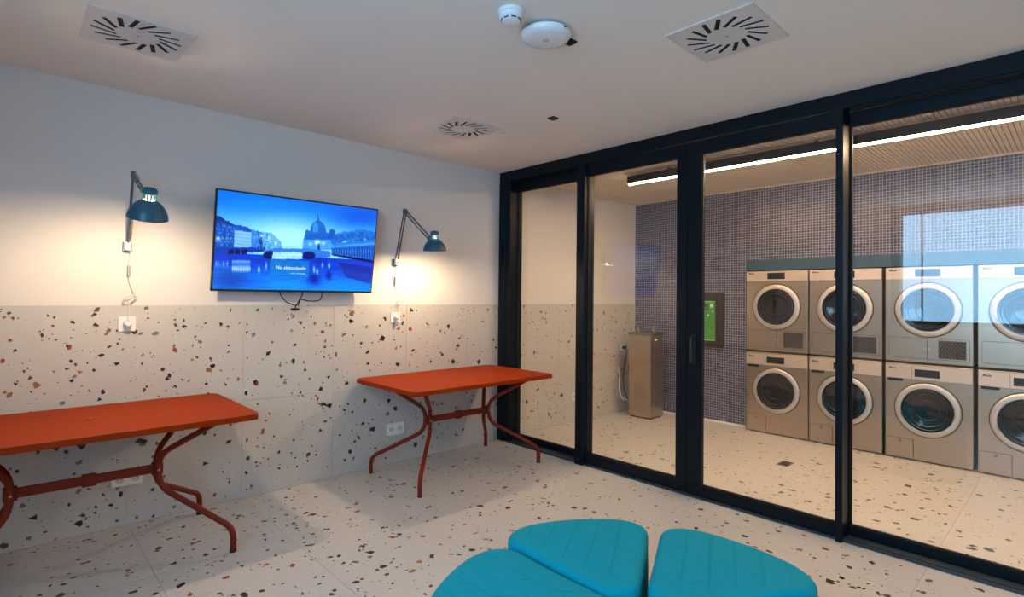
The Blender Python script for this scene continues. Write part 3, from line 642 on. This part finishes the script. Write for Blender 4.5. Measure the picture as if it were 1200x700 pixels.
    rip = np.repeat(nr_.rand(nz, 16), 16, 1)[:, :nx]; img *= 1+((rip-.5)*.16*water)[..., None]; img *= 1+(nr_.rand(nz, nx, 1)-.5)*.07
    img = 128+(img-128)*1.16+4; img[..., 0] *= .78
    img = np.clip(img, 0, 255)/255
    lin = np.where(img <= .04045, img/12.92, ((img+.055)/1.055)**2.4)
    xs = -W/2+bz+u*(W-2*bz); zs = Hh/2-bz-v*(Hh-2*bz-.004)
    verts = np.stack([xs, np.full_like(xs, -.0008), zs], -1).reshape(-1, 3)
    idx = np.arange(nx*nz).reshape(nz, nx)
    fcs = np.stack([idx[:-1, :-1], idx[1:, :-1], idx[1:, 1:], idx[:-1, 1:]], -1).reshape(-1, 4)
    me = bpy.data.meshes.new('screen'); me.from_pydata(verts.tolist(), [], fcs.tolist())
    ca = me.color_attributes.new('picture', 'FLOAT_COLOR', 'POINT')
    ca.data.foreach_set('color', np.concatenate([lin.reshape(-1, 3), np.ones((nx*nz, 1))], 1).astype(np.float32).ravel())
    m = bpy.data.materials.new('tv_picture'); m.use_nodes = True; nt = m.node_tree; bs = nt.nodes['Principled BSDF']
    at = nt.nodes.new('ShaderNodeAttribute'); at.attribute_name = 'picture'; bs.inputs['Base Color'].default_value = (.005, .005, .005, 1); bs.inputs['Roughness'].default_value = .3; bs.inputs['Specular IOR Level'].default_value = .2
    nt.links.new(at.outputs['Color'], bs.inputs['Emission Color']); bs.inputs['Emission Strength'].default_value = .86
    me.materials.append(m); me.update()
    sc = tp(data_obj('screen', me, t))
    sc['label'] = 'lit screen with a blue river, bridge and domed building'
    MT = Matrix(((1, 0, 0, 0), (0, 0, -1, 0), (0, 1, 0, 0), (0, 0, 0, 1)))
    def uv(U, V): return (-W/2+bz+U*(W-2*bz), Hh/2-bz-V*(Hh-2*bz-.004))
    hi = np.linalg.inv(hm)
    def c2(x, y): q = hi @ np.array([x, y, 1]); return uv(q[0]/q[2], q[1]/q[2])
    a = c2(378, 480); e_ = c2(520, 486)
    tx = text_mesh('No sintonizado', .0335, Matrix.Translation((a[0], -.0016, a[1])) @ MT, 'text_light', 'screen_text', sc, bold=.0004); tx.data.transform(R)
    a = c2(446, 505)
    bm = bmesh.new(); xx = a[0]
    for wd in (.007, .030, .022, .034): box(bm, xx, xx+wd, -.0018, -.0012, a[1]+.001, a[1]+.008); xx += wd+.006
    tp(mesh_obj('screen_text_line', bm, 'text_dim', sc))
    # bracket and hanging cables
    mesh_obj('wall_bracket', B(-.16, .16, .105, .149, -.13, .13, bev=.004), 'black_plastic', t)
    mesh_obj('bracket_arm', B(-.05, .05, .045, .106, -.06, .06), 'black_plastic', t)
    zb = -Hh/2*math.cos(TL); y0 = .06
    for pts in ([(-.13, .055, zb+.02), (-.125, .062, zb-.012), (-.08, .075, zb-.065), (-.03, .08, zb-.088), (.005, .085, zb-.090)],
                [(.01, .055, zb+.02), (.03, .06, zb-.01), (.02, .075, zb-.045), (.0, .085, zb-.088), (-.012, .09, zb-.118)],
                [(.17, .055, zb+.02), (.172, .06, zb-.02), (.155, .075, zb-.058), (.08, .08, zb-.062), (.03, .085, zb-.052), (.012, .09, zb-.10)]):
        mesh_obj('cable', T(spline(pts, 8), .0038, 6), 'cable_black', t, smooth=True)
    mesh_obj('cable_clip', B(-.035, .015, .075, .105, zb-.13, zb-.112, bev=.003), 'cable_black', t)
    return t
tv()

# ------------------------------------------------------------------ ceiling fittings
def make_vent(label, loc):
    t = thing('ceiling_vent', label, 'air vent', (0, 0, 0), group='square swirl vents in the ceiling')
    h = .197; M = Matrix.Rotation(0, 4, 'Z')
    slots = []
    for k in range(16):
        a = 2*PI*(k+.35)/16; d = a+math.radians(24); r0 = .128
        c = Vector((math.cos(a)*r0, math.sin(a)*r0, 0)); u = Vector((math.cos(d), math.sin(d), 0)); v = Vector((-u.y, u.x, 0)); l, w_ = .049, .0100
        slots.append([c-u*l-v*w_, c+u*l-v*w_, c+u*l+v*w_, c-u*l+v*w_])
    # plate cut by the slots (boolean, baked to plain mesh)
    pb = bmesh.new(); box(pb, -h, h, -h, h, -.0065, -.004); po_ = mesh_obj('plate', pb, 'vent_metal', t)
    cb = bmesh.new()
    for s in slots: prism(cb, [(p.x, p.y) for p in s], -.03, .02)
    co = mesh_obj('cutter', cb, 'slot_black')
    md = po_.modifiers.new('cut', 'BOOLEAN'); md.object = co; md.operation = 'DIFFERENCE'; md.solver = 'EXACT'
    bpy.context.view_layer.update()
    me = bpy.data.meshes.new_from_object(po_.evaluated_get(bpy.context.evaluated_depsgraph_get())); po_.modifiers.clear(); po_.data = me; me.name = 'plate'
    me.materials.clear(); me.materials.append(MATS['vent_metal']); bpy.data.objects.remove(co)
    mesh_obj('plenum', B(-.185, .185, -.185, .185, -.0025, -.0005), 'slot_black', t)
    bm = bmesh.new()
    for a, b, c, d in ((-h, h, -h, -h+.005), (-h, h, h-.005, h), (-h, -h+.005, -h+.005, h-.005), (h-.005, h, -h+.005, h-.005)): box(bm, a, b, c, d, -.004, -.0005)
    mesh_obj('rim', bm, 'vent_metal', t)
    t.location = loc
    mesh_obj('center_screw', Lt([(0, -.0085), (.006, -.0082), (.007, -.0065), (0, -.0065)], n=12), 'grey_plastic', t, smooth=True)
    return t
make_vent('square white swirl vent on the ceiling above the left table', (.448, 3.012, ZC))
v0 = [o for o in COL.objects if o.name == 'ceiling_vent'][0]
copy_tree(v0, (2.385, 3.045, ZC), 'square white swirl vent farthest from the viewer, near the right lamp')
copy_tree(v0, (2.373, 1.114, ZC), 'square white swirl vent at the upper right near the glazed partition')

t = thing('smoke_detector', 'small domed white smoke detector on the ceiling', 'smoke detector', (1.537, 1.648, ZC))
mesh_obj('base', Lt([(0, -.0004), (.055, -.0004), (.056, -.012), (.053, -.016), (0, -.016)], n=32), 'ceiling_white', t, smooth=True)
mesh_obj('dome', Lt([(.050, -.0162), (.049, -.030), (.040, -.038), (.040, -.046), (.030, -.050), (0, -.051)], n=32), 'ceiling_white', t, smooth=True)
for k in range(8):
    a = 2*PI*k/8+.3
    mesh_obj('slot', B(-.0105, .0105, -.002, .002, -.0435, -.0395), 'slot_black', t).matrix_local = Matrix.Rotation(a, 4, 'Z') @ Matrix.Translation((0, .0405, 0))
t = thing('wireless_access_point', 'flat white disc unit beside the smoke detector', 'access point', (1.760, 1.657, ZC))
mesh_obj('mount', Lt([(0, -.0004), (.07, -.0004), (.07, -.012), (0, -.012)], n=32), 'grey_plastic', t, smooth=True)
mesh_obj('cover', Lt([(0, -.0122), (.106, -.0122), (.112, -.018), (.112, -.026), (.104, -.037), (.080, -.044), (0, -.047)], n=48), 'ceiling_white', t, smooth=True)
mesh_obj('emblem', Lt([(.007, -.0475), (.013, -.0475), (.013, -.0462), (.007, -.0462), (.007, -.0475)], n=20), 'grey_plastic', t)
mesh_obj('port', B(-.006, .006, -.1135, -.109, -.026, -.020), 'slot_black', t)
tag(mesh_obj('ceiling_sensor', B(1.890, 1.938, 1.625, 1.673, ZC-.010, ZC-.0004, bev=.002), 'slot_black'), 'small black square sensor touching the white disc unit', 'sensor')
tag(mesh_obj('ceiling_sensor', B(2.632, 2.686, 2.405, 2.459, ZC-.010, ZC-.0004, bev=.002), 'slot_black'), 'small black square sensor alone on the ceiling', 'sensor')
tag(mesh_obj('round_cover', Lt([(0, -.0004), (.028, -.0004), (.026, -.006), (0, -.007)], Matrix.Translation((2.633, 2.905, ZC)), 24), 'vent_metal', smooth=True), 'small round cover at the corner of the farthest ceiling vent', 'cover')

# ------------------------------------------------------------------ poufs
def petal_outline(n=320):
    al = math.radians(28.6); R0, R1 = .135, .705
    def pol(r, a): return Vector((r*math.cos(a), r*math.sin(a)))
    def side(s): return pol(R0, s*al*.92), pol(R1, s*al)
    pts = []
    # right side (negative angle) from tip outwards, then arc, then left side back
    t0, c0 = side(-1); t1, c1 = side(1)
    def bez(a, c, b, k=10): return [a*(1-t)**2+c*2*t*(1-t)+b*t*t for t in [i/k for i in range(k+1)]]
    d = (c0-t0).normalized(); p_s = c0-d*.13; p_a = pol(R1, -al*.52)
    tipmid = (t0+t1)/2
    pts += bez(t0+(tipmid-t0).normalized()*.035, t0, t0+d*.05)
    pts += [p_s]; pts += bez(p_s, c0, p_a)[1:]
    pts += [pol(R1, -al*.52+2*al*.52*i/12) for i in range(1, 12)]
    d1 = (c1-t1).normalized()
    pts += bez(pol(R1, al*.52), c1, c1-d1*.13)
    pts += bez(t1+d1*.05, t1, t1+(tipmid-t1).normalized()*.035)
    # resample by length
    P = [Vector(p) for p in pts]; P.append(P[0]); ds = [0]
    for a, b in zip(P, P[1:]): ds.append(ds[-1]+(b-a).length)
    out = []; j = 0
    for i in range(n):
        s = ds[-1]*i/n
        while ds[j+1] < s: j += 1
        f = (s-ds[j])/max(ds[j+1]-ds[j], 1e-9); out.append(P[j]*(1-f)+P[j+1]*f)
    return out
def make_pouf(label, ang, off, main):
    O = Vector((1.43, .94)); a = math.radians(ang)
    t = thing('pouf', label, 'pouf', (O.x+off[0], O.y+off[1], 0), a, group='turquoise quilted petal poufs')
    out = petal_outline(); n = len(out); ctr = Vector((.44, 0)); Hh, er = .420, .030
    al = math.radians(28.6); pit = .0865
    def groove(x, y):
        g = 0
        for s in (-1, 1):
            nx_, ny_ = -math.sin(s*al), math.cos(s*al); dd = (x-.135)*nx_+y*ny_+.045*(1 if s > 0 else -1)
            q = abs((dd/pit) % 1-.5)*pit; q = pit/2-q      # distance to nearest seam
            g = max(g, math.exp(-(q/.0034)**2)*(1 if s == main else .6))
        return g
    bm = bmesh.new(); rings = []
    nr = 84
    for i in range(1, nr+1):
        s = i/nr; ring = []
        for p in out:
            v = p-ctr; L = v.length; dist = L*(1-s)
            inner = ctr+v*((L-er)/L)*s
            x, y = inner
            ed = min(1, dist/.05)
            z = Hh+.006*min(1, dist/.16)-.0042*groove(x, y)*ed
            q = 0
            ring.append(bm.verts.new((x, y, z)))
        rings.append(ring)
    for k in range(1, 7):
        th = PI/2*k/6; ring = []
        for p in out:
            v = p-ctr; L = v.length; rr = L-er+er*math.sin(th); q = ctr+v*(rr/L); ring.append(bm.verts.new((q.x, q.y, Hh-er+er*math.cos(th))))
        rings.append(ring)
    for z, d in ((.355, 0), (.349, -.003), (.343, 0), (.20, .002), (.06, 0), (.045, -.004), (.045, -.03)):
        rings.append([bm.verts.new((*(ctr+(p-ctr)*(1+d/(p-ctr).length)), z)) for p in out])
    c = bm.verts.new((ctr.x, ctr.y, Hh+.007))
    for k in range(n): bm.faces.new((c, rings[0][k], rings[0][(k+1) % n]))
    for ra, rb in zip(rings, rings[1:]):
        for k in range(n): bm.faces.new((ra[k], rb[k], rb[(k+1) % n], ra[(k+1) % n]))
    bm.faces.new(rings[-1])
    mesh_obj('cushion', bm, 'pouf', t, smooth=True, sharp=60)
    bm = bmesh.new(); prism(bm, [tuple(ctr+(p-ctr)*.9) for p in out[::4]], .0006, .0448)
    mesh_obj('plinth', bm, 'foot_black', t)
    return t
make_pouf('turquoise quilted petal pouf at the back, between its two neighbours', 58, (0, 0), -1)
make_pouf('leftmost turquoise quilted petal pouf, cut off by the lower edge', 118.5, (.004, -.062), -1)
make_pouf('rightmost turquoise quilted petal pouf, nearest the glazed partition', -3.0, (.004, 0), 1)

# ------------------------------------------------------------------ washing machines and dryers
MX = Matrix(((0, 0, -1, 0), (-1, 0, 0, 0), (0, 1, 0, 0), (0, 0, 0, 1)))     # text/lathe: local x -> -Y, y -> Z, z -> -X
def ring_door(t, cz, R, r):
    M = Matrix.Translation((0, 0, cz)) @ MX
    d = mesh_obj('door_ring', Lt([(R, 0.0005), (R, .010), (R-.005, .016), (R-.016, .019), (r+.010, .0205), (r, .0195), (r-.004, .0005), (R, .0005)], M, 56), 'ring_metal', t, smooth=True)
    g = mesh_obj('door_glass', Lt([(r-.0045, .0195), (r-.02, .0185), (r-.045, .0145), (.10, .0075), (.07, .0035), (.03, .0016), (0, .0012)], M, 56), 'door_glass', d, smooth=True)
    for q, x in ((r-.016, .0192), (r-.045, .0150), (.088, .0062)):
        mesh_obj('inner_ring', Lt([(q, x), (q-.004, x+.0018), (q-.008, x-.001)], M, 48), 'drum', g, smooth=True)
    mesh_obj('door_seal', Lt([(R+.006, .0005), (R+.006, .004), (R, .005), (R, .0005), (R+.006, .0005)], M, 56), 'gasket', d, smooth=True)
    a = math.radians(200)
    mesh_obj('door_latch', T([M @ Vector(((r+.004)*math.cos(a+s), (r+.004)*math.sin(a+s), .027)) for s in (-.09, -.03, .03, .09)], .007, 8), 'steel', d, smooth=True)
    return d
def base_body(t, w_, z0, z1):
    mesh_obj('cabinet', B(.0, .58, -w_/2, w_/2, z0, z1, bev=.004), 'steel', t)
W_ = .598
def make_washer(label, loc):
    t = thing('washing_machine', label, 'washing machine', loc, group='steel washing machines in the lower row')
    H_ = .826; base_body(t, W_, .012, H_)
    for sx in (.05, .53):
        for sy in (-.25, .25): mesh_obj('foot', Lt([(0, .0005), (.018, .0005), (.018, .0118), (0, .0118)], Matrix.Translation((sx, sy, 0)), 12), 'foot_black', t)
    cp = mesh_obj('control_panel', B(-.010, -.0003, -W_/2+.003, W_/2-.003, .697, H_-.014, bev=.003, seg=1), 'control_panel', t)
    mesh_obj('display', B(-.0125, -.0101, -.085, .087, .722, .786, bev=.001, seg=1), 'black_plastic', cp)
    mesh_obj('panel_joint', B(-.0106, -.0101, .105, .1075, .699, .811), 'gasket', cp)
    mesh_obj('drawer_grip', B(-.0135, -.0004, .168, .278, .675, .6965, bev=.002, seg=1), 'black_plastic', t)
    text_mesh('Miele', .026, Matrix.Translation((-.0104, .270, .776)) @ MX, 'text_dark', 'brand_lettering', cp, bold=.0006)
    mesh_obj('fine_print', B(-.0106, -.0101, .215, .270, .755, .7565), 'steel_dark', cp)
    ring_door(t, .446, .227, .184)
    fl = mesh_obj('service_flap', B(-.004, -.0003, .098, .286, .018, .180, bev=.001, seg=1), 'steel', t)
    bm = bmesh.new()
    for a, b, c, d in ((.095, .289, .1805, .183), (.095, .0975, .0155, .183), (.2865, .289, .0155, .183)): box(bm, -.0012, -.0003, a, b, c, d)
    mesh_obj('flap_joint', bm, 'gasket', fl)
    mesh_obj('flap_lock', Lt([(0, .007), (.010, .0065), (.012, .0042), (0, .004)], Matrix.Translation((0, .192, .158)) @ MX, 16), 'steel_dark', fl, smooth=True)
    return t
def make_dryer(label, loc):
    t = thing('tumble_dryer', label, 'dryer', loc, group='steel tumble dryers stacked in the upper row')
    H_ = .815; base_body(t, W_, .0, H_)
    cp = mesh_obj('control_panel', B(-.010, -.0003, -W_/2+.003, W_/2-.003, .708, H_-.002, bev=.003, seg=1), 'control_panel', t)
    mesh_obj('display', B(-.0125, -.0101, -.087, .083, .730, .794, bev=.001, seg=1), 'black_plastic', cp)
    text_mesh('Miele', .026, Matrix.Translation((-.0104, .270, .780)) @ MX, 'text_dark', 'brand_lettering', cp, bold=.0006)
    mesh_obj('fine_print', B(-.0106, -.0101, .215, .270, .757, .7585), 'steel_dark', cp)
    ring_door(t, .448, .229, .184)
    for y0, y1, nm in ((.001, .272, 'filter_flap'), (-.277, -.001, 'vent_flap')):
        f = mesh_obj(nm, B(-.004, -.0003, y0+.001, y1-.001, .034, .206, bev=.001, seg=1), 'steel', t)
        mesh_obj('flap_lock', Lt([(0, .007), (.008, .0065), (.010, .0042), (0, .004)], Matrix.Translation((0, (y0+.012 if nm == 'filter_flap' else y1-.014), .118)) @ MX, 16), 'ring_metal', f, smooth=True)
        bm = bmesh.new()
        for a, b, c, d in ((y0-.001, y1+.001, .2065, .2085), (y0-.001, y1+.001, .0315, .0335), (y0-.001, y0+.0005, .0335, .2065), (y1-.0005, y1+.001, .0335, .2065)): box(bm, -.0012, -.0003, a, b, c, d)
        mesh_obj('flap_joint', bm, 'gasket', f)
        if nm == 'vent_flap':
            g = mesh_obj('grille', B(-.0055, -.0041, -.256, -.074, .044, .194), 'grille_mesh', f)
            bm = bmesh.new(); n1 = 8
            for k in range(n1+1):
                z = .046+k*(.146/n1); pts = [(-.007, -.074-.182*i/18, z+(.0075 if (i+k) % 2 else -.0075)) for i in range(19)]
                pts = [(x, y, min(max(zz, .0445), .1935)) for x, y, zz in pts]; tube(bm, pts, .0013, 4)
            mesh_obj('grille_wires', bm, 'steel', g)
    return t
XF = 5.713
yc = [2.156, 1.547, .9255, .301]
wl_lab = ['steel washing machine at the far end of the lower row, beside the mosaic', 'steel washing machine second from the mosaic in the lower row, behind the post',
          'steel washing machine in the lower row, third from the mosaic', 'steel washing machine in the lower row, cut off by the right edge']
dr_lab = ['steel dryer at the far end of the upper row, beside the mosaic', 'steel dryer second from the mosaic in the upper row, behind the post',
          'steel dryer in the upper row with the window reflected across its door', 'steel dryer in the upper row, cut off by the right edge']
w0 = make_washer(wl_lab[0], (XF, yc[0], 0)); d0 = make_dryer(dr_lab[0], (XF, yc[0], .8465))
for k in (1, 2, 3):
    copy_tree(w0, (XF, yc[k], 0), wl_lab[k]); copy_tree(d0, (XF, yc[k], .8465), dr_lab[k])
sk = mesh_obj('stacking_frame', B(0, .58, -W_/2+.004, W_/2-.004, 0, .0195), 'gasket', loc=(XF+.006, yc[0], .8265))
slab = ['flat dark stacking strip between the machines beside the mosaic', 'flat dark stacking strip between the machines behind the post', 'flat dark stacking strip between the machines third from the mosaic', 'flat dark stacking strip between the machines at the right edge']
tag(sk, slab[0], 'stacking strip', 'stacking strips between the machine rows')
for k in (1, 2, 3):
    c = sk.copy(); COL.objects.link(c); c.location = (XF+.006, yc[k], .8265); c['label'] = slab[k]

# ------------------------------------------------------------------ drinking fountain
t = thing('drinking_fountain', 'brushed steel drinking fountain standing in the corner behind the glass door', 'drinking fountain', (5.475, 3.515, 0))
mesh_obj('body', B(-.135, .135, -.145, .145, .016, .945, bev=.006), 'steel', t)
mesh_obj('plinth', B(-.12, .12, -.13, .13, .0006, .0158), 'foot_black', t)
tp_ = mesh_obj('basin', B(-.140, .140, -.150, .150, .9452, .972, bev=.005), 'steel_dark', t)
mesh_obj('basin_drain', Lt([(0, .9735), (.03, .973), (.032, .9722), (0, .972)], n=18), 'slot_black', tp_, smooth=True)
for x, y in ((-.06, .06), (.02, -.09)):
    tpp = mesh_obj('tap', T(fillet([(x, y, .972), (x, y, 1.012), (x-.045, y-.01, 1.022), (x-.06, y-.012, 1.000)], .02), .009), 'ring_metal', t, smooth=True)
    mesh_obj('tap_lever', T([(x, y, 1.018), (x+.028, y+.02, 1.034)], .006, 8), 'ring_metal', tpp, smooth=True)
mesh_obj('push_button', Lt([(0, .022), (.010, .022), (.012, .018), (.012, 0), (0, 0)], rot_to((0, -1, 0), (-.03, -.1452, .895)), 16), 'ring_metal', t, smooth=True)
for k in range(8):
    mesh_obj('vent_slit', B(-.1362, -.1351, -.065+k*.018, -.061+k*.018, .22, .40), 'steel_dark', t)
mesh_obj('power_cable', T(spline([(.065, .330, .765), (.05, .30, .72), (.02, .30, .60), (.0, .31, .45), (.01, .30, .25), (.04, .24, .12), (.05, .146, .10)], 8), .006, 8), 'cable_black', t, smooth=True)
mesh_obj('power_plug', Lt([(0, .045), (.015, .044), (.019, .03), (.019, 0), (0, 0)], rot_to((0, -1, 0), (.0675, .3708, .7675)), 16), 'cable_black', t, smooth=True)
mesh_obj('water_hose', T(spline([(-.02, .370, .50), (-.05, .34, .48), (-.12, .28, .42), (-.15, .26, .30), (-.13, .24, .20), (-.06, .20, .17), (-.03, .146, .18)], 8), .007, 8), 'cable_white', t, smooth=True)
mesh_obj('valve', B(-.04, .0, .345, .3795, .48, .55, bev=.004), 'ring_metal', t)

# ------------------------------------------------------------------ payment terminal on the mosaic
t = thing('payment_terminal', 'dark brown wall terminal with a lit green touch screen on the mosaic', 'terminal', (XM, 2.955, .841))
mesh_obj('housing', B(-.045, -.0006, -.215, .215, 0, .590, bev=.006), 'kiosk_brown', t)
sc = mesh_obj('screen', B(-.0475, -.0452, -.130, .135, .062, .505), 'screen_green', t)
def flat(m, y0, y1, z0, z1): mesh_obj('screen_icon', B(-.0485, -.0476, y0, y1, z0, z1), m, sc)
flat('screen_white', -.105, -.070, .435, .475); flat('screen_blue', .0, .125, .360, .374); flat('screen_darkgreen', -.06, .13, .40, .47)
for y, z, r in ((-.05, .345, .012), (.02, .235, .010), (.05, .185, .013), (-.10, .385, .009), (-.09, .20, .012)):
    mesh_obj('screen_icon', Lt([(0, .0486), (r, .0486), (r, .0477), (0, .0477)], Matrix.Translation((0, y, z)) @ MX, 14), 'screen_white' if z != .20 else 'screen_darkgreen', sc)
flat('screen_darkgreen', -.062, -.056, .22, .33); flat('screen_white', -.11, .12, .425, .428); flat('screen_white', -.125, .13, .495, .500); flat('screen_white', -.125, .13, .066, .071)
mesh_obj('card_slot', B(-.0468, -.0452, -.185, -.165, .05, .12), 'slot_black', t)

# ------------------------------------------------------------------ laundry light strip
t = thing('linear_ceiling_light', 'long slim dark ceiling light with glowing underside in the laundry', 'ceiling light', (4.32, .75, 2.44))
mesh_obj('profile', B(-.035, .035, -2.22, 2.22, .006, .075, bev=.002, seg=1), 'black_plastic', t)
mesh_obj('diffuser', B(-.016, .016, -2.218, 2.218, .0, .0058), 'led', t)
for y in (-1.8, -.6, .6, 1.8): mesh_obj('hanger', B(-.01, .01, y-.01, y+.01, .0752, .094), 'black_plastic', t)

# ------------------------------------------------------------------ floor drain
t = thing('floor_drain', 'small grey metal drain cover in the laundry floor', 'drain', (4.79, 1.73, 0))
mesh_obj('drain_frame', B(-.075, .075, -.045, .045, .0006, .003), 'steel_dark', t)
for k in range(6): mesh_obj('drain_slot', B(-.060+k*.022, -.050+k*.022, -.032, .032, .0031, .0036), 'gasket', t)
